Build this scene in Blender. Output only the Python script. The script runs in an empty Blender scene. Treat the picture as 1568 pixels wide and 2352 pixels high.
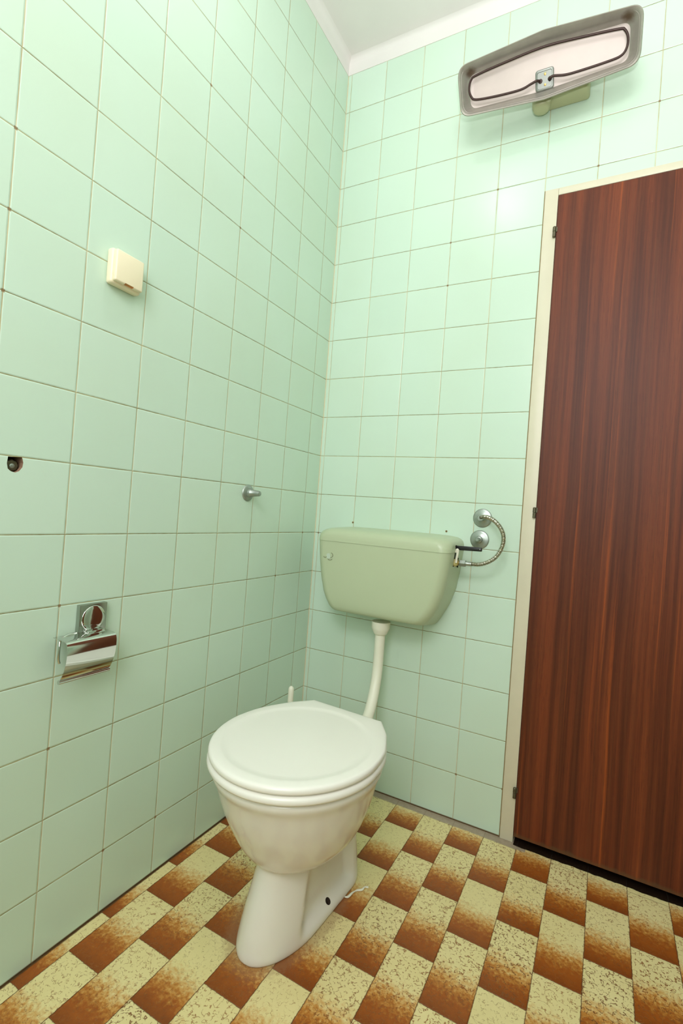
import bpy, bmesh, math, random
from mathutils import Vector, Matrix
random.seed(4)
sc = bpy.context.scene
C = sc.collection
# ------------------------------------------------------------------ camera
cam_d = bpy.data.cameras.new('camera'); cam = bpy.data.objects.new('camera', cam_d); C.objects.link(cam)
cam_d.sensor_fit = 'VERTICAL'; cam_d.sensor_height = 36; cam_d.lens = 1110.1 / 2352 * 36
cam_d.shift_x = -29.13 / 2352; cam_d.shift_y = -9.76 / 2352
cam_d.clip_start = 0.02
rt = Vector((0.8849, 0.4599, 0.0735)).normalized(); fw = Vector((-0.4616, 0.8871, 0.0074)).normalized()
up = rt.cross(fw).normalized(); fw = up.cross(rt)
m = Matrix((rt, up, -fw)).transposed().to_4x4(); m.translation = Vector((1.0164, -1.6306, 1.0064))
cam.matrix_world = m
sc.camera = cam
# ------------------------------------------------------------------ light
w = bpy.data.worlds.new('world'); sc.world = w; w.use_nodes = True
w.node_tree.nodes['Background'].inputs[0].default_value = (0, 0, 0, 1)


def area(name, loc, size, energy, col, direction=(0, 0, -1), shape='DISK', sy=None):
    l = bpy.data.lights.new(name, 'AREA'); l.shape = shape; l.size = size
    if sy: l.size_y = sy
    l.energy = energy; l.color = col
    o = bpy.data.objects.new(name, l); C.objects.link(o); o.location = loc
    o.rotation_euler = Vector(direction).to_track_quat('-Z', 'Y').to_euler(); return o


def spot(name, loc, aim, energy, col, deg, blend, rad):
    l = bpy.data.lights.new(name, 'SPOT'); l.energy = energy; l.color = col; l.spot_size = math.radians(deg); l.spot_blend = blend
    l.shadow_soft_size = rad
    o = bpy.data.objects.new(name, l); C.objects.link(o); o.location = loc
    o.rotation_euler = (Vector(aim) - Vector(loc)).to_track_quat('-Z', 'Y').to_euler(); return o


# the photographer's flash, held at the camera and turned up at the ceiling corner
spot('flash_light', (1.06, -1.70, 1.18), (1.12, -1.1, 2.75), 118.0, (1.0, .965, 1.03), 100, 1.0, .03)
area('heater_shadow_light', (0.45, -0.95, 2.70), 0.12, 2.3, (1.0, 0.96, 0.97))  # small unseen overhead light, added to cast the shadow below the heater
area('high_fill_light', (1.0, -2.45, 2.35), 0.9, 19.5, (1.0, 0.965, 1.03), (-0.1, 1, -0.30), 'RECTANGLE', 0.5)  # added fill from high behind the camera, also for haze on the door
area('rear_fill_light', (1.1, -2.52, 1.65), 0.9, 17.0, (1.0, 0.965, 1.02), (-0.1, 1, 0.0), 'RECTANGLE', 1.2)  # added fill behind the camera, raises the ambient light; no window there
sc.view_settings.view_transform = 'Standard'; sc.view_settings.look = 'None'
sc.view_settings.gamma = 1; sc.view_settings.use_curve_mapping = False
sc.view_settings.exposure = -0.06
sc.cycles.max_bounces = 12; sc.cycles.diffuse_bounces = 8


# ------------------------------------------------------------------ helpers
def s2l(c):
    return tuple(((x / 255) / 12.92 if x / 255 <= .04045 else ((x / 255 + .055) / 1.055) ** 2.4) for x in c) + (1,)


class NT:
    """tiny node-tree helper"""
    def __init__(self, name):
        self.mat = bpy.data.materials.new(name); self.mat.use_nodes = True
        self.t = self.mat.node_tree; self.b = self.t.nodes['Principled BSDF']
        self.tc = self.t.nodes.new('ShaderNodeTexCoord')

    def n(self, typ, **kw):
        x = self.t.nodes.new(typ)
        for k, v in kw.items(): setattr(x, k, v)
        return x

    def set(self, sock, v):
        if isinstance(v, bpy.types.NodeSocket): self.t.links.new(v, sock)
        elif v is not None: sock.default_value = v

    def m(self, op, a, b=None, c=None):
        x = self.n('ShaderNodeMath', operation=op)
        self.set(x.inputs[0], a); self.set(x.inputs[1], b); self.set(x.inputs[2], c)
        return x.outputs[0]

    def step(self, v, lo, hi):
        x = self.n('ShaderNodeMapRange', interpolation_type='SMOOTHSTEP')
        self.set(x.inputs[0], v); self.set(x.inputs[1], lo); self.set(x.inputs[2], hi)
        return x.outputs[0]

    def mix(self, f, a, b):
        x = self.n('ShaderNodeMix', data_type='RGBA')
        self.set(x.inputs[0], f); self.set(x.inputs[6], a); self.set(x.inputs[7], b)
        return x.outputs[2]

    def xyz(self):
        s = self.n('ShaderNodeSeparateXYZ'); self.t.links.new(self.tc.outputs['Object'], s.inputs[0]); return s.outputs

    def vec(self, x=0., y=0., z=0.):
        c = self.n('ShaderNodeCombineXYZ')
        for i, v in enumerate((x, y, z)): self.set(c.inputs[i], v)
        return c.outputs[0]

    def noise(self, vec, scale, detail=2., rough=.5, out=0):
        x = self.n('ShaderNodeTexNoise')
        self.set(x.inputs['Vector'], vec); x.inputs['Scale'].default_value = scale
        x.inputs['Detail'].default_value = detail; x.inputs['Roughness'].default_value = rough
        return x.outputs[out]

    def white(self, vec, out='Value'):
        x = self.n('ShaderNodeTexWhiteNoise'); self.set(x.inputs['Vector'], vec); return x.outputs[out]

    def base(self, v): self.set(self.b.inputs['Base Color'], v)
    def rough(self, v): self.set(self.b.inputs['Roughness'], v)

    def bump(self, h, dist, strength=1., normal=None):
        x = self.n('ShaderNodeBump'); x.inputs['Distance'].default_value = dist; x.inputs['Strength'].default_value = strength
        self.set(x.inputs['Height'], h)
        if normal is not None: self.t.links.new(normal, x.inputs['Normal'])
        self.t.links.new(x.outputs[0], self.b.inputs['Normal']); return x.outputs[0]


def plain(name, rgb, rough=.4, metal=0., spec=.5, coat=0., var=0.03, nscale=30):
    t = NT(name); col = s2l(rgb)
    dark = tuple(c * (1 - var * 3) for c in col[:3]) + (1,)
    f = t.noise(t.tc.outputs['Object'], nscale, 4)
    t.base(t.mix(f, dark, tuple(min(1, c * (1 + var)) for c in col[:3]) + (1,)))
    t.rough(rough); t.b.inputs['Metallic'].default_value = metal
    t.b.inputs['Specular IOR Level'].default_value = spec; t.b.inputs['Coat Weight'].default_value = coat
    return t.mat


S = 0.152


def wall_mat(name, axis, off, sign, extra=None):
    t = NT(name); x, y, z = t.xyz()
    u = t.m('MULTIPLY', t.m('ADD', x if axis == 'x' else y, -off), sign)
    us = t.m('DIVIDE', u, S); zs = t.m('DIVIDE', z, S)
    nv = t.noise(t.tc.outputs['Object'], 55, 3)
    wob = t.m('MULTIPLY', t.m('SUBTRACT', nv, .5), .0010)

    def dist(q):
        fr = t.m('FRACT', t.m('ADD', q, .5)); return t.m('ADD', t.m('MULTIPLY', t.m('ABSOLUTE', t.m('SUBTRACT', fr, .5)), S), wob)
    du, dz = dist(us), dist(zs)
    d = t.m('MINIMUM', du, dz)
    cu = t.m('FLOOR', us); cz = t.m('FLOOR', zs)
    cell = t.vec(cu, cz, 0.)
    wn = t.white(cell); wc = t.white(cell, 'Color')
    # glaze colour with slight tile-to-tile change
    c = t.mix(wn, s2l((197, 219, 202)), s2l((202, 223, 207)))
    c = t.mix(t.step(t.noise(t.tc.outputs['Object'], 2.3, 2), .35, .75), c, s2l((198, 218, 199)))
    # grout: horizontal joints darker and dirtier than vertical ones
    dn = t.step(t.noise(t.vec(x, y, z), 7, 3), .35, .7)
    gh = t.mix(dn, s2l((128, 122, 78)), s2l((168, 160, 112)))
    gv = t.mix(dn, s2l((176, 160, 118)), s2l((206, 196, 160)))
    ish = t.m('LESS_THAN', dz, du)
    g = t.mix(ish, gv, gh)
    # rusty specks at crossings
    cr = t.m('MAXIMUM', du, dz)
    blob = t.m('MULTIPLY', t.m('LESS_THAN', cr, .0032), t.m('GREATER_THAN', t.white(t.vec(t.m('ROUND', us), t.m('ROUND', zs), 3.)), .86))
    gm = t.m('SUBTRACT', 1., t.step(d, .0005, .00125))
    c = t.mix(gm, c, g)
    c = t.mix(t.m('MULTIPLY', blob, .75), c, s2l((120, 84, 42)))
    # corner caulk and the floor joint
    if axis == 'x':
        cm = t.m('SUBTRACT', 1., t.step(t.m('ADD', x, t.m('MULTIPLY', t.m('SUBTRACT', nv, .5), .004)), .0018, .0035))
        c = t.mix(cm, c, s2l((214, 196, 160)))
        fm = t.m('MULTIPLY', t.m('SUBTRACT', 1., t.step(t.m('ABSOLUTE', t.m('SUBTRACT', x, .7775)), .0008, .0018)), t.m('LESS_THAN', z, 2.085))  # brown line at the frame joint paints in the frame's side shadow
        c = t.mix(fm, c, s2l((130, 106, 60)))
    fl = t.m('SUBTRACT', 1., t.step(z, .003, .007))
    c = t.mix(fl, c, s2l((104, 84, 56)))
    t.base(c)
    t.rough(t.m('MULTIPLY_ADD', gm, .55, .27))
    t.b.inputs['Specular IOR Level'].default_value = .42
    # every tile sits at a slightly different angle
    sub = t.n('ShaderNodeVectorMath', operation='SUBTRACT'); t.t.links.new(wc, sub.inputs[0]); sub.inputs[1].default_value = (.5, .5, .5)
    scl = t.n('ShaderNodeVectorMath', operation='SCALE'); t.t.links.new(sub.outputs[0], scl.inputs[0]); scl.inputs[3].default_value = .016
    geo = t.n('ShaderNodeNewGeometry')
    add = t.n('ShaderNodeVectorMath', operation='ADD'); t.t.links.new(geo.outputs['Normal'], add.inputs[0]); t.t.links.new(scl.outputs[0], add.inputs[1])
    nrm = t.n('ShaderNodeVectorMath', operation='NORMALIZE'); t.t.links.new(add.outputs[0], nrm.inputs[0])
    h = t.m('ADD', t.step(d, 0., .0035), t.m('MULTIPLY', t.noise(t.tc.outputs['Object'], 14, 1), .35))
    t.bump(h, .0009, 1., nrm.outputs[0])
    return t.mat


def floor_mat():
    t = NT('floor_tile'); x, y, z = t.xyz()
    P = t.tc.outputs['Object']
    wob = t.m('MULTIPLY', t.m('SUBTRACT', t.noise(P, 160, 2), .5), .003)
    xs = t.m('DIVIDE', t.m('SUBTRACT', t.m('ADD', x, wob), .034), .1)
    col = t.m('FLOOR', xs)
    par = t.m('ABSOLUTE', t.m('MODULO', col, 2.))
    ys = t.m('DIVIDE', t.m('ADD', t.m('ADD', y, t.m('ADD', wob, .132)), t.m('MULTIPLY', par, .1018)), .2018)
    row = t.m('FLOOR', ys); tt = t.m('FRACT', ys)
    # the last tiles of the offset columns run on, uncut, to the door and wall
    tt = t.m('MAXIMUM', tt, t.m('MULTIPLY', t.m('MULTIPLY', par, .9), t.m('GREATER_THAN', y, -.0365)))
    cell = t.vec(col, row, 0.)
    rnd = t.white(cell); rnd2 = t.white(t.vec(row, col, 5.))
    big = t.noise(P, 22, 4, .6); fine = t.noise(P, 110, 3, .6)
    f = t.m('ADD', tt, t.m('ADD', t.m('MULTIPLY', t.m('SUBTRACT', big, .5), .22), t.m('MULTIPLY', t.m('SUBTRACT', fine, .5), .50)))
    shift = t.m('MULTIPLY', t.m('SUBTRACT', rnd2, .5), .10)
    f = t.m('ADD', f, shift)
    cream = t.mix(t.noise(P, 9, 2), s2l((222, 207, 146)), s2l((232, 218, 164)))
    brown = t.mix(t.noise(P, 60, 4, .7), s2l((126, 62, 16)), s2l((176, 96, 30)))
    mid = s2l((200, 142, 66))
    c = t.mix(t.step(f, .16, .42), brown, mid)
    c = t.mix(t.step(f, .30, .62), c, cream)
    c = t.mix(t.m('MULTIPLY', t.m('SUBTRACT', 1., t.step(t.m('ADD', tt, t.m('MULTIPLY', big, .12)), .0, .26)), .6), c, s2l((100, 48, 13)))
    # wormy brown squiggles on the cream end
    dv = t.n('ShaderNodeTexNoise'); t.set(dv.inputs['Vector'], P); dv.inputs['Scale'].default_value = 90
    wv = t.n('ShaderNodeVectorMath', operation='SCALE'); t.t.links.new(dv.outputs[1], wv.inputs[0]); wv.inputs[3].default_value = .010
    av = t.n('ShaderNodeVectorMath', operation='ADD'); t.t.links.new(P, av.inputs[0]); t.t.links.new(wv.outputs[0], av.inputs[1])
    n1 = t.noise(av.outputs[0], 105, 1.5, .5)
    ridge = t.m('ABSOLUTE', t.m('SUBTRACT', n1, .5))
    th = t.m('MULTIPLY_ADD', rnd, .030, .022)
    sq = t.m('SUBTRACT', 1., t.step(ridge, t.m('MULTIPLY', th, .4), th))
    gate = t.step(t.noise(P, 100, 1), .42, .54)
    sq = t.m('MULTIPLY', t.m('MULTIPLY', sq, gate), t.m('MULTIPLY_ADD', rnd, .50, .45))
    sqc = t.mix(rnd2, s2l((146, 86, 36)), s2l((116, 74, 40)))
    c = t.mix(sq, c, sqc)
    # joints
    fx = t.m('FRACT', xs); dx = t.m('MULTIPLY', t.m('MINIMUM', fx, t.m('SUBTRACT', 1., fx)), .1)
    dy = t.m('MULTIPLY', t.m('MINIMUM', tt, t.m('SUBTRACT', 1., tt)), .2018)
    d = t.m('MINIMUM', dx, t.m('ADD', dy, .0003))
    jm = t.m('SUBTRACT', 1., t.step(d, .0004, .0013))
    c = t.mix(t.m('MULTIPLY', jm, .85), c, s2l((96, 58, 28)))
    # cement strip along the back wall, dark gap by the left wall, dirt round the pedestal
    wy = t.m('ADD', y, t.m('MULTIPLY', t.m('SUBTRACT', t.noise(P, 45, 3), .5), .010))
    st = t.m('MULTIPLY', t.step(wy, -.034, -.028), t.m('LESS_THAN', x, .86))
    cem = t.mix(t.noise(P, 60, 4, .7), s2l((140, 122, 102)), s2l((182, 166, 146)))
    c = t.mix(st, c, cem)
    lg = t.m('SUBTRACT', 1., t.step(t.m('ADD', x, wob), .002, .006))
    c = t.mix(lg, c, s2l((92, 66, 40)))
    gap = t.m('MULTIPLY', t.step(wy, -.0165, -.0135), t.m('GREATER_THAN', x, .822))  # shade under the door leaf, painted into the floor colour
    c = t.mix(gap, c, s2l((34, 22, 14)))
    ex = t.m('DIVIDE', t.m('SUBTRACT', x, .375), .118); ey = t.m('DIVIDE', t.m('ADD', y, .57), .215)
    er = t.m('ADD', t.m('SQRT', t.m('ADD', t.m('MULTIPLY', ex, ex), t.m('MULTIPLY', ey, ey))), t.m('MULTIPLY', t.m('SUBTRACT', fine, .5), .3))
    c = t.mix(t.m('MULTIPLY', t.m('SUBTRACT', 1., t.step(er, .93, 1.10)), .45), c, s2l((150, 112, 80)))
    t.base(c)
    t.rough(t.m('MULTIPLY_ADD', jm, .4, .38)); t.b.inputs['Specular IOR Level'].default_value = .4
    h = t.m('ADD', t.step(d, 0., .002), t.m('MULTIPLY', sq, -.4))
    t.bump(h, .0008)
    return t.mat


def wood_mat():
    t = NT('door_veneer'); x, y, z = t.xyz()
    g = lambda sx, sz, det, dist=.0: t.noise(t.vec(t.m('MULTIPLY', x, sx), t.m('MULTIPLY', y, sx), t.m('MULTIPLY', z, sz)), 1., det, .62)
    warp = t.m('MULTIPLY', t.m('SUBTRACT', g(3, 1.0, 2), .5), .018)
    xw = t.m('ADD', x, warp)
    def g2(sx, sz, det): return t.noise(t.vec(t.m('MULTIPLY', xw, sx), t.m('MULTIPLY', y, sx), t.m('MULTIPLY', z, sz)), 1., det, .6)
    a = g2(30, .45, 5); b = g2(130, 1.4, 4); cst = g2(52, .5, 3); fine = g2(420, 22., 3)
    c = t.mix(t.step(a, .36, .66), s2l((84, 37, 18)), s2l((122, 57, 28)))
    c = t.mix(t.m('MULTIPLY', t.step(b, .42, .68), .38), c, s2l((98, 54, 30)))
    c = t.mix(t.m('MULTIPLY', t.step(cst, .60, .72), .65), c, s2l((158, 76, 30)))
    c = t.mix(t.m('MULTIPLY', t.step(b, .56, .36), .25), c, s2l((52, 27, 17)))
    c = t.mix(t.m('MULTIPLY', t.step(fine, .5, .7), .30), c, s2l((58, 28, 17)))
    # scattered pale nicks
    vn = t.n('ShaderNodeTexVoronoi'); t.set(vn.inputs['Vector'], t.tc.outputs['Object']); vn.inputs['Scale'].default_value = 9
    c = t.mix(t.m('MULTIPLY', t.m('LESS_THAN', vn.outputs[0], .014), .6), c, s2l((196, 178, 160)))
    # scuffed lower edge
    sf = t.m('MULTIPLY', t.m('SUBTRACT', 1., t.step(t.m('ADD', z, t.m('MULTIPLY', a, .02)), .036, .046)), .5)
    c = t.mix(sf, c, s2l((92, 70, 44)))
    t.base(c); t.rough(.46); t.b.inputs['Specular IOR Level'].default_value = .27
    t.bump(fine, .0002, .5)
    return t.mat


def shell_mat():
    t = NT('grey_pressed_metal'); P = t.tc.outputs['Object']
    c = t.mix(t.noise(P, 30, 4), s2l((150, 144, 136)), s2l((178, 172, 162)))
    for pt in ((.556, -.178, 2.407), (.985, -.165, 2.410)):
        d = t.n('ShaderNodeVectorMath', operation='DISTANCE'); t.t.links.new(P, d.inputs[0]); d.inputs[1].default_value = pt
        v = t.m('ADD', d.outputs['Value'], t.m('MULTIPLY', t.m('SUBTRACT', t.noise(P, 90, 3), .5), .010))
        c = t.mix(t.m('MULTIPLY', t.m('SUBTRACT', 1., t.step(v, .006, .024)), .8), c, s2l((92, 66, 34)))
    t.base(c); t.rough(.40); t.b.inputs['Metallic'].default_value = .6
    return t.mat


M = dict(
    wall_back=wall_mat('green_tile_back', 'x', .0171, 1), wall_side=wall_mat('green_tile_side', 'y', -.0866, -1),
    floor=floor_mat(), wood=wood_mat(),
    plaster=plain('white_ceiling_paint', (226, 222, 219), .8, var=.03, nscale=6),
    frame=plain('cream_gloss_paint', (214, 207, 184), .38, var=.03, nscale=18),
    ceramic=plain('white_glazed_ceramic', (227, 222, 211), .17, spec=.55, coat=.0, var=.012, nscale=5),
    seat=plain('white_seat_plastic', (240, 237, 229), .28, var=.004, nscale=8),
    cistern=plain('sage_green_plastic', (182, 193, 161), .34, var=.01, nscale=12),
    pipe=plain('off_white_plastic', (232, 230, 212), .38, var=.01),
    chrome=plain('chrome', (214, 216, 212), .07, 1., var=.01),
    zinc=plain('dull_plated_metal', (168, 176, 168), .36, .8, var=.10, nscale=90),
    hose=plain('steel_braid', (190, 188, 172), .30, 1., var=.05, nscale=200),
    brass=plain('worn_brass', (188, 158, 92), .38, .8, var=.08, nscale=120),
    black=plain('black_plastic', (22, 22, 20), .38, var=.02),
    alu=plain('reflector_aluminium', (188, 176, 168), .5, .35, var=.03, nscale=26),
    alu_dull=shell_mat(),
    rod=plain('heating_rod', (60, 40, 34), .5, .3, var=.06, nscale=120),
    plate=plain('pale_metal_plate', (128, 132, 124), .35, .5, var=.03),
    bracket=plain('beige_bracket_plastic', (176, 176, 138), .45, var=.03),
    switch=plain('cream_switch_plastic', (240, 228, 198), .36, var=.008),
    amber=plain('amber_slot', (214, 160, 104), .4),
    dark_brown=plain('dark_hole_brown', (52, 36, 22), .9, var=.15, nscale=160),  # dark brown for the insides of the bolt hole and plug bores
    rim=plain('crumbled_mortar', (150, 116, 92), .95, var=.12, nscale=200),
    hinge=plain('tarnished_hinge_steel', (110, 104, 84), .42, .8, var=.15, nscale=200),
    void=plain('painted_darkness', (26, 20, 16), .9),  # darkness put into the colour: sheet behind the door, cistern openings
)


def tag(o, label=None, cat=None, group=None, kind=None):
    if label: o['label'] = label
    if cat: o['category'] = cat
    if group: o['group'] = group
    if kind: o['kind'] = kind
    return o


def obj(name, bm, mat, parent=None, smooth=True, angle=40):
    me = bpy.data.meshes.new(name)
    bmesh.ops.recalc_face_normals(bm, faces=bm.faces)
    bm.to_mesh(me); bm.free()
    for mt in (mat if isinstance(mat, (list, tuple)) else [mat]): me.materials.append(mt)
    o = bpy.data.objects.new(name, me); C.objects.link(o)
    if smooth:
        me.polygons.foreach_set('use_smooth', [True] * len(me.polygons))
        me.set_sharp_from_angle(angle=math.radians(angle))
    if parent:
        o.parent = parent; o.matrix_parent_inverse = Matrix.Translation(parent.location).inverted()
    return o


def thing(name, loc, label, cat, group=None):
    o = bpy.data.objects.new(name, None); C.objects.link(o); o.location = loc; o.empty_display_size = .05
    return tag(o, label, cat, group)


def box(bm, x0, x1, y0, y1, z0, z1, bev=0, seg=3, mi=0):
    r = bmesh.ops.create_cube(bm, size=1)
    for v in r['verts']:
        v.co = Vector(((x0 + x1) / 2 + v.co.x * (x1 - x0), (y0 + y1) / 2 + v.co.y * (y1 - y0), (z0 + z1) / 2 + v.co.z * (z1 - z0)))
    fs = set(f for v in r['verts'] for f in v.link_faces)
    for f in fs: f.material_index = mi
    if bev:
        bmesh.ops.bevel(bm, geom=list(set(e for f in fs for e in f.edges)), offset=bev, segments=seg, affect='EDGES', profile=.5)
    return bm


def basis(d):
    d = Vector(d).normalized(); a = Vector((0, 0, 1)) if abs(d.z) < .9 else Vector((1, 0, 0))
    u = d.cross(a).normalized(); return u, d.cross(u).normalized(), d


def lathe(bm, o, d, prof, seg=32, closed=True):
    """prof: list of (distance along d, radius)"""
    o = Vector(o); u, v, d = basis(d); rings = []
    for h, r in prof:
        rings.append([bm.verts.new(o + d * h + (u * math.cos(2 * math.pi * k / seg) + v * math.sin(2 * math.pi * k / seg)) * max(r, 1e-5)) for k in range(seg)])
    loft(bm, rings, closed, closed); return bm


def loft(bm, rings, cap0=True, cap1=True, mi=0):
    for a, b in zip(rings, rings[1:]):
        n = len(a)
        for k in range(n):
            f = bm.faces.new((a[k], a[(k + 1) % n], b[(k + 1) % n], b[k])); f.material_index = mi
    if cap0: bm.faces.new(rings[0][::-1]).material_index = mi
    if cap1: bm.faces.new(rings[-1]).material_index = mi
    return bm


def catmull(pts, n=8):
    P = [Vector(p) for p in pts]; P = [P[0] * 2 - P[1]] + P + [P[-1] * 2 - P[-2]]; out = []
    for i in range(1, len(P) - 2):
        a, b, c, d = P[i - 1:i + 3]
        for k in range(n):
            t = k / n
            out.append(.5 * ((2 * b) + (-a + c) * t + (2 * a - 5 * b + 4 * c - d) * t * t + (-a + 3 * b - 3 * c + d) * t ** 3))
    return out + [P[-2]]


def tube(bm, path, rad, seg=16, cap=True):
    path = [Vector(p) for p in path]; u = None; rings = []
    for i, p in enumerate(path):
        d = (path[min(i + 1, len(path) - 1)] - path[max(i - 1, 0)]).normalized()
        if u is None: u = basis(d)[0]
        u = (u - d * u.dot(d)).normalized(); v = d.cross(u)
        r = rad(i / (len(path) - 1)) if callable(rad) else rad
        rings.append([bm.verts.new(p + (u * math.cos(2 * math.pi * k / seg) + v * math.sin(2 * math.pi * k / seg)) * r) for k in range(seg)])
    loft(bm, rings, cap, cap); return bm


def dense(rows, n=5):
    """smooth interpolation between rows of section parameters"""
    out = []
    for i in range(len(rows) - 1):
        a = rows[max(i - 1, 0)]; b = rows[i]; c = rows[i + 1]; d = rows[min(i + 2, len(rows) - 1)]
        for k in range(n):
            t = k / n
            out.append(tuple(.5 * (2 * q + (r - p) * t + (2 * p - 5 * q + 4 * r - s_) * t * t + (3 * q - p - 3 * r + s_) * t ** 3) for p, q, r, s_ in zip(a, b, c, d)))
    return out + [rows[-1]]


def bake(o):
    """apply modifiers into the mesh"""
    bpy.context.view_layer.update()
    dg = bpy.context.evaluated_depsgraph_get()
    me = bpy.data.meshes.new_from_object(o.evaluated_get(dg)); o.modifiers.clear(); o.data = me
    me.polygons.foreach_set('use_smooth', [True] * len(me.polygons))


def cut(o, bm, mat=None):
    c = obj('cutter', bm, mat or o.data.materials[0], smooth=False)
    md = o.modifiers.new('cut', 'BOOLEAN'); md.operation = 'DIFFERENCE'; md.object = c; md.solver = 'EXACT'
    if mat: md.material_mode = 'TRANSFER'
    bake(o); bpy.data.objects.remove(c)


# ------------------------------------------------------------------ the room
X1, Y0, ZT, ZC = 1.66, -2.62, 2.736, 2.795          # right wall, near wall, top of tiling, ceiling
bm = bmesh.new(); box(bm, -.12, X1 + .1, Y0 - .1, .12, -.08, 0)
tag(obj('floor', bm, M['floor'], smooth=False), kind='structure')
bm = bmesh.new(); box(bm, -.12, X1 + .1, Y0 - .1, .12, ZC, ZC + .08)
tag(obj('ceiling', bm, M['plaster'], smooth=False), kind='structure')
bm = bmesh.new()
for x0, x1, z0, z1 in ((-.1, .779, 0, 2.083), (-.1, X1 + .1, 2.083, ZT), (1.591, X1 + .1, 0, 2.083)): box(bm, x0, x1, 0, .1, z0, z1)
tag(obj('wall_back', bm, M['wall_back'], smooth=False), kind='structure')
bm = bmesh.new(); box(bm, -.1, 0, Y0 - .1, 0, 0, ZT)
wl = tag(obj('wall_left', bm, M['wall_side'], smooth=False), kind='structure')
wl.data.materials.append(M['rim'])
# broken-out recess in one tile of the left wall
bm = bmesh.new(); ring = []
HY, HZ = -1.1075, 1.0475
out = [(.0125, .0165), (-.0125, .0150), (-.0135, .002), (-.0115, -.008), (-.006, -.0125), (.002, -.0145), (.009, -.011), (.0145, -.003), (.0155, .006), (.014, .012)]
for xx in (-.06, .02): ring.append([bm.verts.new((xx, HY + a, HZ + b)) for a, b in out])
loft(bm, ring)
cut(wl, bm, M['rim']); wl.data.polygons.foreach_set('use_smooth', [False] * len(wl.data.polygons))
bm = bmesh.new(); box(bm, X1, X1 + .1, Y0 - .1, 0, 0, ZT)
tag(obj('wall_right', bm, M['wall_side'], smooth=False), kind='structure')
bm = bmesh.new(); box(bm, -.1, X1 + .1, Y0 - .1, Y0, 0, ZT)
tag(obj('wall_front', bm, M['wall_back'], smooth=False), kind='structure')
# painted plaster band above the tiles, rounded into the ceiling
def band(name, a, b, inward):
    bm = bmesh.new(); rings = []
    prof = [(-.02, ZT), (.0, ZT), (.0005, ZT + .001), (.001, ZC - .022), (.004, ZC - .010), (.011, ZC - .002), (.02, ZC), (-.02, ZC)]
    for p in (a, b):
        rings.append([bm.verts.new(Vector((p[0], p[1], 0)) + Vector(inward) * h + Vector((0, 0, z))) for h, z in prof])
    loft(bm, rings); tag(obj(name, bm, M['plaster'], angle=60), kind='structure')
band('trim_1', (-.02, 0), (X1 + .02, 0), (0, -1, 0)); band('trim_2', (0, .02), (0, Y0 - .02), (1, 0, 0))
band('trim_3', (X1, .02), (X1, Y0 - .02), (-1, 0, 0)); band('trim_4', (-.02, Y0), (X1 + .02, Y0), (0, 1, 0))

# door frame, leaf and hinges
def frame(name, pts_fn):
    bm = bmesh.new()
    for b_ in pts_fn: box(bm, *b_, bev=.0018, seg=2)
    return tag(obj(name, bm, M['frame']), kind='structure')
frame('trim_5', [(.779, .8195, -.005, .09, 0, 2.083), (1.550, 1.591, -.005, .09, 0, 2.083), (.8195, 1.550, -.005, .09, 2.060, 2.083)])
bm = bmesh.new(); box(bm, .8205, 1.549, -.006, .034, .021, 2.0585, bev=.0012, seg=2)
door = tag(obj('door_1', bm, M['wood'], smooth=False), kind='structure')
bm = bmesh.new(); box(bm, .77, 1.60, .091, .10, -.02, 2.10)
tag(obj('hall_dark_sheet', bm, M['void'], smooth=False), kind='structure')  # dark sheet added behind the door, stands in for the unlit hall
for hz in (1.939, 1.044, .158):
    bm = bmesh.new()
    lathe(bm, (.8155, -.0105, hz - .017), (0, 0, 1), [(0, .0032), (.001, .0048), (.0155, .0048), (.0162, .0040), (.0178, .0040), (.0185, .0052), (.032, .0052), (.034, .0035)], 20)
    box(bm, .8155, .824, -.0085, -.0055, hz + .001, hz + .016, .0004, 1)
    h = obj('hinge', bm, M['hinge'], door)
# door lever on the far side of the leaf (just outside the picture)
bm = bmesh.new(); box(bm, 1.485, 1.520, -.0125, -.0065, .94, 1.14, .003)
lathe(bm, (1.5025, -.012, 1.07), (0, -1, 0), [(0, .010), (.035, .0085), (.045, .0085)], 20)
tube(bm, catmull([(1.5025, -.052, 1.07), (1.48, -.055, 1.07), (1.42, -.052, 1.068), (1.392, -.046, 1.066)], 6), .0075, 14)
obj('door_handle', bm, M['zinc'], door)
# unseen second door and frame, added on the right wall for brown reflections
bm = bmesh.new()
for b_ in ((X1 - .006, X1, -1.62, -1.58, 0, 2.05), (X1 - .006, X1, -.86, -.82, 0, 2.05), (X1 - .006, X1, -1.58, -.86, 2.01, 2.05)): box(bm, *b_, bev=.002, seg=2)
tag(obj('trim_6', bm, M['frame']), kind='structure')
bm = bmesh.new(); box(bm, X1 - .008, X1, -1.578, -.862, .012, 2.008, .001, 1)
tag(obj('door_added', bm, M['wood'], smooth=False), kind='structure')

# ------------------------------------------------------------------ toilet
TO = Vector((.398, -.395, 0)); sa = .0575; TR = Vector((1, -sa, 0)).normalized(); TF = Vector((-sa, -1, 0)).normalized()
def T(u, v, z): return TO + TR * u + TF * v + Vector((0, 0, z))
toilet = thing('toilet', (TO.x, TO.y - .2, 0), 'white ceramic pedestal toilet with closed oval lid standing in the tiled corner', 'toilet')

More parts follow.
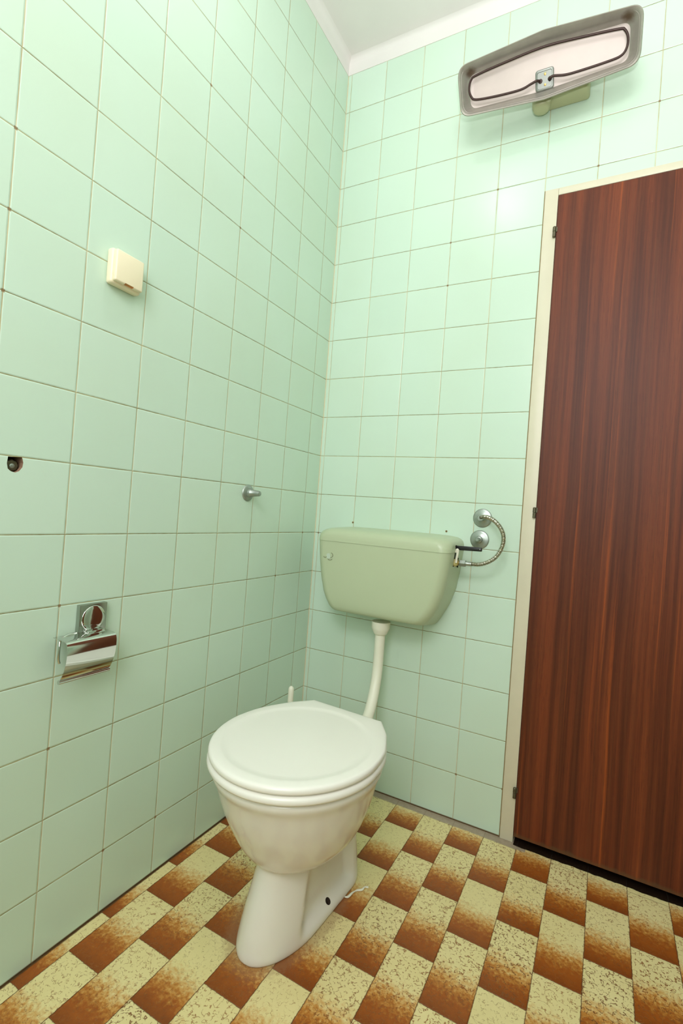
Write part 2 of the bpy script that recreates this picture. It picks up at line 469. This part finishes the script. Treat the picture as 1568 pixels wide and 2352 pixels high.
def egg(inset=0., n=96, rear=0., scale=1.):
    """outline of lid and rim in toilet coordinates"""
    pts = []
    cv, sv, su = .222, .222, .2075
    key = [(0, .113), (.03, .136), (.058, .157), (.096, .176), (.138, .195), (.18, .204), (.222, .2075)]
    side = []
    for i in range(len(key) - 1):
        for k in range(4):
            t = k / 4; v = key[i][0] * (1 - t) + key[i + 1][0] * t
            side.append((key[i][1] * (1 - t) + key[i + 1][1] * t, v))
    side = [(-.0 + 0, 0)] and side
    # smooth all but the sharp rear corner
    for _ in range(2):
        side = [side[0], side[1]] + [((side[i - 1][0] + side[i][0] * 2 + side[i + 1][0]) / 4, side[i][1]) for i in range(2, len(side) - 1)] + [side[-1]]
    arc = [(su * math.cos(a), cv + sv * math.sin(a)) for a in [math.pi * k / 48 for k in range(0, 49)]]
    right = side + arc[:25]; left = [(-u, v) for u, v in reversed(right)]
    full = right + left[1:] + [(-.113 + .226 * k / 14, 0) for k in range(1, 14)]
    # inset towards the middle
    res = []
    for i, (u, v) in enumerate(full):
        a = full[i - 1]; b = full[(i + 1) % len(full)]
        t = Vector((b[0] - a[0], b[1] - a[1])).normalized(); nn = Vector((-t.y, t.x))
        res.append(((u + nn.x * inset), (v + nn.y * inset)))
    return res

def ering(bm, inset, z, zoff=None): return [bm.verts.new(T(u, v, z + (zoff(u, v) if zoff else 0))) for u, v in egg(inset)]

# lid
bm = bmesh.new()
r = [ering(bm, i, z) for i, z in ((.006, .4255), (.001, .4275), (0, .431), (0, .4350), (.0012, .4385), (.004, .4408), (.009, .4420), (.016, .4426))]
def ell(su, sv, z, cv=.226, n=len(r[0])):
    vs = []
    ref = egg(0)
    for u, v in ref:
        a = math.atan2((v - cv) / sv, u / su); vs.append(bm.verts.new(T(su * math.cos(a), cv + sv * math.sin(a), z)))
    return vs
r += [ell(.184, .194, .4434), ell(.178, .188, .4430), ell(.172, .182, .4415), ell(.160, .170, .4412), ell(.09, .096, .4422), ell(.02, .021, .4426)]
loft(bm, r)
obj('lid', bm, M['seat'], toilet, angle=60)
# seat ring
bm = bmesh.new()
def inner(z, g=0):
    vs = []
    for u, v in egg(0):
        a = math.atan2((v - .235) / .17, u / .13); vs.append(bm.verts.new(T((.118 + g) * math.cos(a), .235 + (.150 + g) * math.sin(a), z)))
    return vs
r = [ering(bm, i, z) for i, z in ((.006, .4035), (.001, .4055), (-.0015, .410), (-.0015, .416), (.001, .4205), (.006, .4228), (.02, .4235))] + [inner(.4235, .006), inner(.420, 0), inner(.4055, 0), inner(.4035, .004)]
r.append(r[0]); loft(bm, r, False, False)
obj('seat', bm, M['seat'], toilet, angle=60)
# rubber bumpers between seat and rim
for uu, vv in ((.15, .30), (-.15, .30), (.13, .12), (-.13, .12)):
    bm = bmesh.new(); lathe(bm, T(uu, vv, .3965), (0, 0, 1), [(0, .008), (.008, .007)], 16); obj('seat_bumper', bm, M['seat'], toilet)

def wide(v, v0, v1, w, k0=.03, front=None):
    """half-width of a section running from v0 (rear) to v1 (tip)"""
    front = front or w * 1.25
    x = w
    if v > v1 - front: x = w * math.sqrt(max(0, 1 - ((v - (v1 - front)) / front) ** 2))
    if v < v0 + k0: x = min(x, w * math.sqrt(max(0, 1 - ((v0 + k0 - v) / k0) ** 2)))
    return x
# ceramic body: bowl and pedestal grown together
bm = bmesh.new()
def bowl_ring(sc_u, sc_v, cv, z, n=72, sq=1.0):
    vs = []
    for k in range(n):
        a = 2 * math.pi * k / n
        vs.append(bm.verts.new(T(sc_u * math.cos(a), cv + sc_v * math.sin(a), z)))
    return vs
lv = [(.197, .2115, .213, .4015), (.2025, .217, .2145, .397), (.2035, .219, .215, .390), (.200, .216, .215, .381), (.194, .209, .214, .368), (.189, .204, .212, .35), (.181, .197, .209, .32),
      (.170, .186, .206, .285), (.156, .171, .203, .25), (.140, .155, .204, .222), (.120, .135, .208, .200), (.096, .110, .215, .184), (.066, .078, .226, .174), (.02, .025, .235, .170)]
loft(bm, [bowl_ring(*q) for q in dense(lv)])
# rear block that carries the inlet
rb = []
for z, w_, d_ in ((.17, .045, -.03), (.22, .055, -.02), (.30, .085, .0), (.385, .105, -.005), (.3975, .102, -.003)):
    rb.append([bm.verts.new(T(u, v, z)) for u, v in ((w_, .16), (w_, .03), (w_ * .8, -d_ + .004), (-w_ * .8, -d_ + .004), (-w_, .03), (-w_, .16))])
loft(bm, rb)
# pedestal
def ped_ring(z, v0, v1, w, pinch, front):
    n = 40; vs = []; pts = []
    for k in range(n + 1):
        th = math.pi * k / n; v = v0 + (v1 - v0) * (1 - math.cos(th)) / 2
        x = wide(v, v0, v1, w, .085, front)
        if pinch:
            a = min(1, max(0, (v - (v0 + .060)) / .035)); b = min(1, max(0, (v1 - front * .62 - v) / .035)); s_ = (a * a * (3 - 2 * a)) * (b * b * (3 - 2 * b)); x -= pinch * s_
        pts.append((max(x, 0), v))
    for u, v in pts: vs.append(bm.verts.new(T(u, v, z)))
    for u, v in reversed(pts[1:-1]): vs.append(bm.verts.new(T(-u, v, z)))
    return vs
ped = [(0, -.040, .372, .0835, 0, .16), (.006, -.041, .373, .0845, 0, .16), (.013, -.041, .372, .0845, .0005, .155), (.020, -.040, .370, .084, .004, .15), (.027, -.039, .368, .0835, .012, .15), (.036, -.038, .366, .083, .020, .15), (.05, -.036, .362, .082, .0245, .15),
       (.07, -.034, .355, .081, .026, .15), (.09, -.032, .348, .079, .027, .145), (.12, -.030, .337, .076, .026, .14), (.15, -.026, .326, .073, .022, .135), (.18, -.020, .318, .071, .014, .13), (.215, -.01, .310, .07, .004, .125), (.26, .0, .300, .07, 0, .12)]
loft(bm, [ped_ring(*q) for q in dense(ped)])
body = obj('bowl', bm, M['ceramic'], toilet)
body.parent = None; body.matrix_parent_inverse.identity()
md = body.modifiers.new('r', 'REMESH'); md.mode = 'VOXEL'; md.voxel_size = .0028; md.use_smooth_shade = True
md = body.modifiers.new('s', 'SMOOTH'); md.factor = .5; md.iterations = 34
bake(body); body.data.materials.clear(); body.data.materials.append(M['ceramic']); body.data.materials.append(M['dark_brown'])
hole_v = .152
bm = bmesh.new(); lathe(bm, T(.050, hole_v - .004, .000), TR * .75 + Vector((0, 0, 1)), [(0, .0082), (.08, .0082)], 28)
cut(body, bm, M['dark_brown'])
body.parent = toilet; body.matrix_parent_inverse = Matrix.Translation(toilet.location).inverted()

# ------------------------------------------------------------------ cistern
cist = thing('cistern', (.355, 0, .63), 'sage green plastic cistern hung on the tiled wall above the toilet', 'cistern')
def rrect(bm, cx, hw, yb, yf, z, rad, zf=None, n=10):
    """rounded rectangle, square at the wall; zf lifts the front"""
    rad = min(rad, hw * .9); pts = [(hw, yb)]
    for k in range(n + 1):
        a = math.pi / 2 * k / n; pts.append((hw - rad + rad * math.cos(a), yf + rad - rad * math.sin(a)))
    pts += [(hw * .4, yf - .0)]
    pts += [(-u, y) for u, y in reversed(pts)]
    return [bm.verts.new((cx + u, y, z + (zf or 0) * (y - yb) / (yf - yb))) for u, y in pts]
bm = bmesh.new()
tk = [(.6335, .125, -.120, .03), (.6345, .158, -.142, .032), (.6385, .168, -.151, .034), (.646, .175, -.156, .035), (.660, .184, -.160, .035), (.69, .1985, -.163, .035), (.72, .2115, -.1655, .035),
      (.77, .2255, -.168, .035), (.83, .2350, -.170, .035), (.890, .2405, -.1715, .035), (.900, .2410, -.1718, .035)]
loft(bm, [rrect(bm, .3555 - .006 * max(0, min(1, (.75 - z) / .1)), h, -.001, f, z, r_, .022 * max(0, (.70 - z) / .07) if z < .70 else 0) for z, h, f, r_ in tk])
body2 = obj('tank', bm, M['cistern'], cist, angle=50)
# lever opening in the tank's right end
bm = bmesh.new(); box(bm, .560, .612, -.1050, -.0920, .852, .8985, .003, 2)
body2.parent = None; body2.matrix_parent_inverse.identity(); body2.data.materials.append(M['void'])
cut(body2, bm, M['void']); body2.data.set_sharp_from_angle(angle=math.radians(40))
body2.parent = cist; body2.matrix_parent_inverse = Matrix.Translation(cist.location).inverted()
bm = bmesh.new()
ld = [(.8995, .2400, -.1708, .035), (.9000, .2418, -.1726, .036), (.9015, .2424, -.1732, .036), (.912, .2424, -.1732, .038), (.923, .2412, -.1720, .042), (.932, .2380, -.169, .048), (.939, .231, -.162, .055), (.944, .219, -.150, .06), (.9475, .19, -.125, .06), (.949, .12, -.08, .05)]
loft(bm, [rrect(bm, .3555, h, -.001, f, z, r_, -.004 if z > .9 else 0) for z, h, f, r_ in ld])
lid_ = obj('cistern_lid', bm, M['cistern'], cist, angle=60)
lid_.parent = None; lid_.matrix_parent_inverse.identity(); lid_.data.materials.append(M['void'])
bm = bmesh.new(); box(bm, .585, .615, -.1050, -.0860, .895, .9215, .003, 2); cut(lid_, bm, M['void']); lid_.data.set_sharp_from_angle(angle=math.radians(45))
lid_.parent = cist; lid_.matrix_parent_inverse = Matrix.Translation(cist.location).inverted()
# worn-off emblem on the front face
bm = bmesh.new()
ex, ez = .1720, .8455
def flat(bm, pts, y, mi):
    a = [bm.verts.new((ex + p[0] * 1.6, y, ez + p[1] * 1.5)) for p in pts]; b = [bm.verts.new((ex + p[0] * 1.6, y + .0016, ez + p[1] * 1.5)) for p in pts]
    loft(bm, [a, b], mi=mi)
def arcp(cx, cz, r0, a0, a1, wd, n=9):
    o_ = [(cx + r0 * math.cos(a0 + (a1 - a0) * k / n), cz + r0 * math.sin(a0 + (a1 - a0) * k / n)) for k in range(n + 1)]
    i_ = [(cx + (r0 - wd) * math.cos(a0 + (a1 - a0) * k / n), cz + (r0 - wd) * math.sin(a0 + (a1 - a0) * k / n)) for k in range(n + 1)]
    return o_ + i_[::-1]
flat(bm, [(-.006, .004), (-.002, .006), (.002, .005), (.003, .001), (.0045, -.004), (.001, -.007), (-.004, -.0065), (-.006, -.002)], -.1716, 0)
flat(bm, arcp(.004, .002, .006, -1.6, 1.5, .0013), -.1718, 1)
flat(bm, arcp(.0025, -.003, .007, -2.5, -.5, .0011), -.1718, 1)
flat(bm, arcp(-.010, -.0015, .004, -2.9, -.3, .0016), -.1718, 1)
tag(obj('worn_emblem', bm, [plain('emblem_residue', (190, 204, 186), .6), plain('emblem_dark', (136, 142, 112), .6)], cist, smooth=False), 'faint grey remains of a rubbed-off emblem')
# white clip and amber fitting at the opening
bm = bmesh.new()
tube(bm, catmull([(.5975, -.1000, .899), (.6010, -.1010, .9080), (.6045, -.1000, .9070), (.6040, -.1000, .895), (.6020, -.1000, .880), (.6010, -.1000, .866)], 6), .0036, 10)
obj('clip', bm, M['pipe'], cist)
bm = bmesh.new(); lathe(bm, (.588, -.085, .8655), (1, 0, 0), [(0, .0135), (.012, .0135), (.0125, .0105), (.016, .0105)], 24)
for k in range(4): box(bm, .6005, .6045, -.0865 + 0, -.0835, .8655 - .0155, .8655 + .0155)
tag(obj('inlet_nut', bm, plain('yellowed_nylon', (206, 196, 132), .45), cist), 'yellowed plastic nut on the water inlet')
bm = bmesh.new(); lathe(bm, (.603, -.085, .8655), (1, 0, 0), [(0, .0070), (.0054, .0070)], 20)
tag(obj('inlet_thread', bm, M['brass'], cist), 'brass threaded water inlet')
# black lever
bm = bmesh.new(); box(bm, -.006, .079, -.0032, .0032, -.0072, .0072, .0025, 3)
for v in bm.verts: v.co = Vector((.5985 + v.co.x, -.088 + v.co.y + v.co.x * .02, .9135 + v.co.z * (1 - v.co.x * 1.5) + v.co.x * .02))
lev = obj('flush_lever', bm, M['black'], cist)
bm = bmesh.new(); lathe(bm, (.6715, -.089, .915), (0, -1, 0), [(0, .0016), (.0028, .0016), (.0032, .0010)], 12); obj('pin', bm, M['zinc'], lev)

# ------------------------------------------------------------------ flush pipe
fp = thing('flush_pipe', (.352, -.09, .62), 'white plastic flush pipe curving from the cistern down to the toilet', 'pipe')
bm = bmesh.new()
path = catmull([(.3520, -.090, .625), (.3520, -.090, .56), (.3520, -.0905, .50), (.3535, -.097, .455), (.3570, -.117, .405), (.3640, -.155, .358), (.3730, -.210, .325), (.3830, -.28, .312), (.3920, -.375, .310)], 8)
tube(bm, path, .0175, 28)
obj('pipe', bm, M['pipe'], fp, angle=60)
bm = bmesh.new(); lathe(bm, (.3520, -.090, .590), (0, 0, 1), [(0, .0205), (.0015, .0225), (.006, .0245), (.016, .0290), (.022, .0315), (.044, .0325)], 32)
obj('collar', bm, M['pipe'], fp, angle=50)

# ------------------------------------------------------------------ water supply
def rosette(x, z, label):
    t = thing('valve_rosette', (x, 0, z), label, 'pipe fitting')
    bm = bmesh.new(); lathe(bm, (x, 0, z), (0, -1, 0), [(0, .0308), (.0010, .0315), (.0024, .0308), (.0034, .0285), (.0045, .023), (.0056, .0165), (.0075, .0125), (.0085, .010)], 40)
    obj('rosette', bm, M['zinc'], t, angle=50); return t
tv = rosette(.6525, 1.0150, 'upper round dull metal rosette with the braided hose leaving it')
bm = bmesh.new(); lathe(bm, (.6525, -.009, 1.0150), (0, -1, 0), [(0, .0105), (.012, .0105), (.014, .009), (.024, .009)], 24); obj('spout', bm, M['zinc'], tv)
lvv = rosette(.6480, .9430, 'lower round dull metal rosette with a short capped stub behind the black lever')
bm = bmesh.new(); lathe(bm, (.6480, -.009, .9430), (0, -1, 0), [(0, .012), (.006, .0105), (.008, .0068), (.028, .0062), (.031, .004)], 24); obj('stub', bm, M['zinc'], lvv)
hose = thing('water_hose', (.66, -.09, .868), 'flexible braided metal water hose looping from the cistern inlet up to the upper rosette', 'hose')
hp = catmull([(.640, -.0855, .8665), (.652, -.086, .8665), (.672, -.087, .8680), (.697, -.0885, .8775), (.720, -.089, .8950), (.7345, -.087, .9200), (.7400, -.082, .9480), (.7345, -.074, .9730), (.7190, -.063, .9950), (.698, -.050, 1.0110), (.676, -.038, 1.019), (.6600, -.0310, 1.0185), (.6525, -.0280, 1.016)], 26)
bm = bmesh.new(); N = len(hp)
tube(bm, hp, lambda t: .0062 + .0011 * math.sin(t * N * 2 * math.pi / 4.4), 14)
obj('braided_tube', bm, M['hose'], hose, angle=60)
bm = bmesh.new(); lathe(bm, (.6085, -.085, .8655), (1, 0, 0), [(0, .0105), (.003, .0112), (.003, .0112), (.019, .0112), (.0205, .010)], 6)
obj('hex_nut', bm, M['zinc'], hose, smooth=False)
bm = bmesh.new(); lathe(bm, (.6280, -.085, .8658), (1, 0, 0), [(0, .0085), (.002, .0072), (.019, .0072), (.020, .0068)], 20)
obj('crimp_sleeve', bm, M['zinc'], hose)
# empty screw holes with raised plugs above the cistern
for (hx, hz), lb in (((.1670, .9640), 'small brown wall plug above the left part of the cistern'), ((.5325, .9610), 'small brown wall plug above the right end of the cistern')):
    t = thing('wall_plug', (hx, 0, hz), lb, 'wall plug', 'wall plugs above the cistern')
    bm = bmesh.new(); lathe(bm, (hx, .002, hz), (0, -1, 0), [(0, .0040), (.0028, .0038), (.0032, .0030), (.0032, .0018), (.0005, .0016)], 20)
    obj('sleeve', bm, plain('tan_plug', (150, 130, 84), .7), t)
    bm = bmesh.new(); lathe(bm, (hx, .0005, hz), (0, -1, 0), [(0, .0016), (.0008, .0016)], 12); obj('bore', bm, M['dark_brown'], t)

# ------------------------------------------------------------------ left wall fittings
sw = thing('light_switch', (0, -.914, 1.511), 'cream square light switch on the left tiled wall', 'switch')
bm = bmesh.new(); box(bm, 0, .020, -.9535, -.8760, 1.4720, 1.5500, .006, 4); obj('housing', bm, M['switch'], sw, angle=50)
bm = bmesh.new(); box(bm, .0190, .0310, -.9500, -.8795, 1.4765, 1.5465, .0035, 3)
rk = obj('rocker', bm, M['switch'], sw, angle=50)
rk.parent = None; rk.matrix_parent_inverse.identity(); rk.data.materials.append(M['amber'])
bm = bmesh.new(); box(bm, .0245, .035, -.9255, -.9035, 1.4700, 1.4795); cut(rk, bm, M['amber']); rk.data.set_sharp_from_angle(angle=math.radians(40))
rk.parent = sw; rk.matrix_parent_inverse = Matrix.Translation(sw.location).inverted()

# toilet paper holder
tp = thing('toilet_paper_holder', (0, -.925, .72), 'chrome toilet paper holder with a curved flap on the left wall', 'toilet paper holder')
bm = bmesh.new(); box(bm, 0, .0135, -.9600, -.8950, .6900, .7570, .0015, 2)
pl = obj('wall_plate', bm, plain('brushed_chrome', (176, 180, 172), .26, 1., var=.02), tp, angle=30)
bm = bmesh.new(); lathe(bm, (.0125, -.9270, .7245), (1, 0, 0), [(0, .0285), (.0012, .0282), (.0020, .0270), (.0030, .0200), (.0036, .010), (.0038, .001)], 48)
obj('round_boss', bm, M['chrome'], pl, angle=60)
bm = bmesh.new(); box(bm, .004, .030, -.9480, -.9080, .6900, .7010, .002, 2); obj('hinge_block', bm, M['chrome'], tp)
bm = bmesh.new()
prof = [(q.x, q.y) for q in catmull([(a, b, 0) for a, b in ((.012, .6960), (.040, .6955), (.0545, .6935), (.0605, .6865), (.0618, .6740), (.0608, .6580), (.0570, .6410), (.0510, .6265), (.0450, .6165), (.0410, .6130))], 6)]
YA, YB = -1.0140, -.9020
rings = []
for yy in (YA, YA + .0015, YB - .0015, YB):
    g = 0.0004 if yy in (YA, YB) else 0
    outer = []
    inn = []
    for i, (a, b) in enumerate(prof):
        p0 = prof[max(i - 1, 0)]; p1 = prof[min(i + 1, len(prof) - 1)]
        tx, tz = p1[0] - p0[0], p1[1] - p0[1]; L_ = math.hypot(tx, tz); nx, nz = -tz / L_, tx / L_
        outer.append((a - nx * -g, b - nz * -g)); inn.append((a - nx * .0016 * (-1), b - nz * .0016 * (-1)))
    rings.append([bm.verts.new((a, yy, b)) for a, b in outer + inn[::-1]])
loft(bm, rings)
obj('flap', bm, M['chrome'], tp, angle=35)
bm = bmesh.new(); tube(bm, [(.0430, YA - .001, .6105), (.0430, YB + .001, .6105)], .0045, 20); obj('rolled_edge', bm, M['chrome'], tp, angle=50)
bm = bmesh.new()   # wire arm that carried the roll
tube(bm, catmull([(.012, -.965, .698), (.020, -.990, .699), (.026, -1.006, .692), (.030, -1.0105, .678), (.030, -1.0105, .656), (.030, -1.008, .646)], 8), .0028, 12)
obj('roll_arm', bm, M['chrome'], tp)

# peg with rosette
pg = thing('wall_peg', (0, -.420, 1.040), 'short dull metal peg with a round rosette on the left wall', 'peg')
bm = bmesh.new(); lathe(bm, (0, -.4200, 1.040), (1, 0, 0), [(0, .0258), (.0012, .0265), (.003, .0258), (.0052, .022), (.0072, .016), (.0095, .0125)], 36); obj('rosette', bm, M['zinc'], pg, angle=50)
bm = bmesh.new(); lathe(bm, (.008, -.4200, 1.040), (1, .05, 0), [(0, .0145), (.006, .0140), (.010, .0125), (.011, .0115), (.036, .0088), (.040, .0078), (.041, .005)], 28); obj('pin', bm, M['zinc'], pg, angle=50)
# capped pipe in the broken recess
cp = thing('pipe_cap', (-.02, HY, HZ), 'grey capped pipe end set in a broken hole at the left edge of the wall', 'pipe fitting')
bm = bmesh.new(); lathe(bm, (-.055, HY - .0005, HZ - .001), (1, 0, 0), [(0, .0126), (.044, .0126), (.047, .0112), (.048, .0095)], 8); obj('cap', bm, M['hinge'], cp, angle=20)
bm = bmesh.new(); lathe(bm, (-.010, HY - .001, HZ - .002), (1, 0, 0), [(0, .0050), (.004, .0046), (.005, .0030)], 18); obj('screw', bm, M['zinc'], cp)

# ------------------------------------------------------------------ toilet brush behind the toilet
br = thing('toilet_brush', (.115, -.26, 0), 'white toilet brush handle sticking up behind the toilet lid', 'toilet brush')
bm = bmesh.new(); lathe(bm, (.115, -.26, 0), (0, 0, 1), [(0, .040), (.004, .045), (.05, .047), (.12, .050), (.124, .0505), (.126, .047), (.12, .045), (.02, .042)], 36); obj('holder', bm, M['pipe'], br, angle=50)
bm = bmesh.new(); tube(bm, catmull([(.115, -.26, .05), (.113, -.2585, .2), (.110, -.252, .33), (.1085, -.2490, .375), (.1060, -.2460, .3985)], 8), lambda t: .0085 if t < .55 else (.0095 if t < .86 else .0095 * math.sqrt(max(.08, 1 - ((t - .86) / .14) ** 2 * .96))), 18); obj('handle', bm, M['pipe'], br, angle=60)
bm = bmesh.new(); lathe(bm, (.115, -.26, .012), (0, 0, 1), [(0, .030), (.02, .036), (.06, .036), (.08, .02)], 24); obj('brush_head', bm, M['pipe'], br)

# ------------------------------------------------------------------ quartz wall heater
ht = thing('wall_heater', (.773, 0, 2.36), 'long grey radiant heater with a dark heating rod above the door', 'heater')
hc = Vector((.773, -.16, 2.36)); tl = math.radians(35); yw = math.radians(4); rl = math.radians(2.2)
Rz = Matrix.Rotation(yw, 3, 'Z')
HU = Rz @ Vector((1, 0, 0)); HV = Rz @ Vector((0, -math.sin(tl), math.cos(tl))); HN = Rz @ Vector((0, -math.cos(tl), -math.sin(tl)))
HU, HV = HU * math.cos(rl) - HV * math.sin(rl) * -1, HV * math.cos(rl) - HU * math.sin(rl)
def H(u, v, d): return hc + HU * u + HV * v + HN * d
def hexo(hw, he, hm, rad, n=8):
    """rounded long hexagon"""
    cs = [(hw, -he), (hw, he), (0, hm), (-hw, he), (-hw, -he), (0, -hm)]; rd = [rad, rad, rad * 3, rad, rad, rad * 3]; pts = []
    for i, c in enumerate(cs):
        c = Vector(c); a = (Vector(cs[i - 1]) - c).normalized(); b = (Vector(cs[(i + 1) % 6]) - c).normalized()
        ang = a.angle(b); L_ = rd[i] / math.tan(ang / 2); L_ = min(L_, .06)
        p0, p1 = c + a * L_, c + b * L_
        for k in range(n + 1):
            t = k / n; pts.append((p0 * (1 - t) ** 2 + c * 2 * t * (1 - t) + p1 * t * t))
    return pts
bm = bmesh.new()
def hr(hw, he, hm, rad, d, dv=0.): return [bm.verts.new(H(p.x, p.y + dv, d)) for p in hexo(hw, he, hm, rad)]
shell = [hr(.242, .0555, .0715, .030, -.004), hr(.2500, .0620, .0785, .033, -.002), hr(.2515, .0635, .0800, .034, .001), hr(.2495, .0615, .0780, .033, .003), hr(.2465, .0590, .0755, .032, .0015), hr(.2430, .0560, .0725, .030, -.003), hr(.2270, .0450, .0540, .024, -.026, -.0035), hr(.2225, .0420, .0505, .022, -.030, -.004)]
loft(bm, shell, False, False)
back = [shell[0], hr(.235, .050, .064, .028, -.022), hr(.224, .043, .052, .024, -.034, -.004)]
loft(bm, back, False, True)
sh = obj('reflector_shell', bm, M['alu_dull'], ht, angle=50)
bm = bmesh.new()
fl_ = [hr(.2240, .0435, .0520, .022, -.0293, -.004), hr(.2180, .0380, .0460, .020, -.0318, -.004), hr(.2080, .032, .040, .018, -.0326, -.004), hr(.10, .016, .02, .01, -.0326, -.004)]
loft(bm, fl_, False, True); tag(obj('reflector_plate', bm, M['alu'], ht, angle=60), 'bright inner reflector')
bm = bmesh.new()
rod = [(.0142, -.0330), (.0142, -.0290), (.0250, -.0265), (.0560, -.0325), (.0920, -.0340), (.1650, -.0330), (.2000, -.0295), (.2140, -.0160), (.2160, .006), (.2070, .0240), (.1910, .0300), (.104, .0390), (.0, .0465), (-.104, .0415), (-.1940, .0340), (-.2130, .0270), (-.2210, .0060), (-.2160, -.0140), (-.2010, -.0250), (-.1400, -.0320), (-.0700, -.0350), (-.0380, -.0290), (-.0210, -.0260), (-.0125, -.0290)]
dep = [-.031, -.012, -.012] + [-.014] * (len(rod) - 6) + [-.013, -.012, -.031]
dep = [-.031, -.016] + [-.015] * (len(rod) - 4) + [-.016, -.031]
pp = [H(u * 1.005, v - .002, d) for (u, v), d in zip(rod, dep)]
tube(bm, catmull(pp, 6), .0033, 12); tag(obj('heating_rod', bm, M['rod'], ht, angle=60), 'dark bent heating rod')
bm = bmesh.new(); r0 = []
def rr(u0, u1, v0, v1, rad, d, n=5):
    pts = []
    for cx_, cy_, a0 in ((u1 - rad, v1 - rad, 0), (u0 + rad, v1 - rad, 90), (u0 + rad, v0 + rad, 180), (u1 - rad, v0 + rad, 270)):
        for k in range(n + 1):
            a = math.radians(a0 + 90 * k / n); pts.append((cx_ + rad * math.cos(a), cy_ + rad * math.sin(a)))
    return [bm.verts.new(H(u, v, d)) for u, v in pts]
loft(bm, [rr(-.0265, .0255, -.0545, -.0035, .007, -.031), rr(-.0265, .0255, -.0545, -.0035, .007, -.0275), rr(-.0250, .0240, -.0530, -.005, .006, -.0262), rr(-.0215, .0205, -.050, -.0085, .005, -.0262), rr(-.0205, .0195, -.049, -.0095, .005, -.0275)])
pt = obj('terminal_plate', bm, M['plate'], ht, angle=40)
for u, v, rad in ((.0008, -.0165, .0026), (.0008, -.0415, .0026)):
    bm = bmesh.new(); lathe(bm, H(u, v, -.0278), HN, [(0, rad * 1.3), (.0012, rad * 1.2), (.0016, rad * .6)], 14); obj('rivet', bm, M['brass'], pt)
for u in (.0142, -.0125):
    bm = bmesh.new(); lathe(bm, H(u, -.0305, -.0278), HN, [(0, .006), (.002, .0056), (.0026, .0040)], 18); obj('grommet', bm, M['rod'], pt)
# wall bracket: flat box on the tiles, joint, and arm to the shell
bm = bmesh.new(); box(bm, .728, .892, -.062, 0, 2.345, 2.425, .010, 4); obj('mounting_box', bm, M['bracket'], ht, angle=40)
bm = bmesh.new(); lathe(bm, (.755, -.045, 2.345), (0, 0, 1), [(-.024, .018), (-.021, .024), (-.010, .028), (.02, .030), (.05, .030)], 28); obj('swivel_knob', bm, M['bracket'], ht, angle=50)
bm = bmesh.new(); lathe(bm, (.777, -.062, 2.335), (0, -1, -.3), [(0, .009), (.006, .009), (.008, .006)], 16); obj('screw_boss', bm, M['bracket'], ht, angle=40)
bm = bmesh.new(); tube(bm, [Vector((.775, -.045, 2.38)), H(0, .0, -.036)], .016, 18); obj('arm', bm, M['bracket'], ht)
tag(bpy.data.objects['wall_heater'])

# small strip of torn sealant lying by the toilet foot
bm = bmesh.new()
sp = catmull([(.476, -.484, .0035), (.483, -.478, .003), (.487, -.462, .0045), (.4925, -.447, .003), (.503, -.438, .0035), (.506, -.428, .0055), (.513, -.421, .003)], 8)
tube(bm, sp, lambda t: .0017 + .0016 * abs(math.sin(t * 7.5)) , 10)
for v in bm.verts: v.co.z = max(.0003, v.co.z * .8)
tag(obj('sealant_strip', bm, M['pipe']), 'small twisted scrap of white sealant on the floor by the toilet foot', 'scrap')
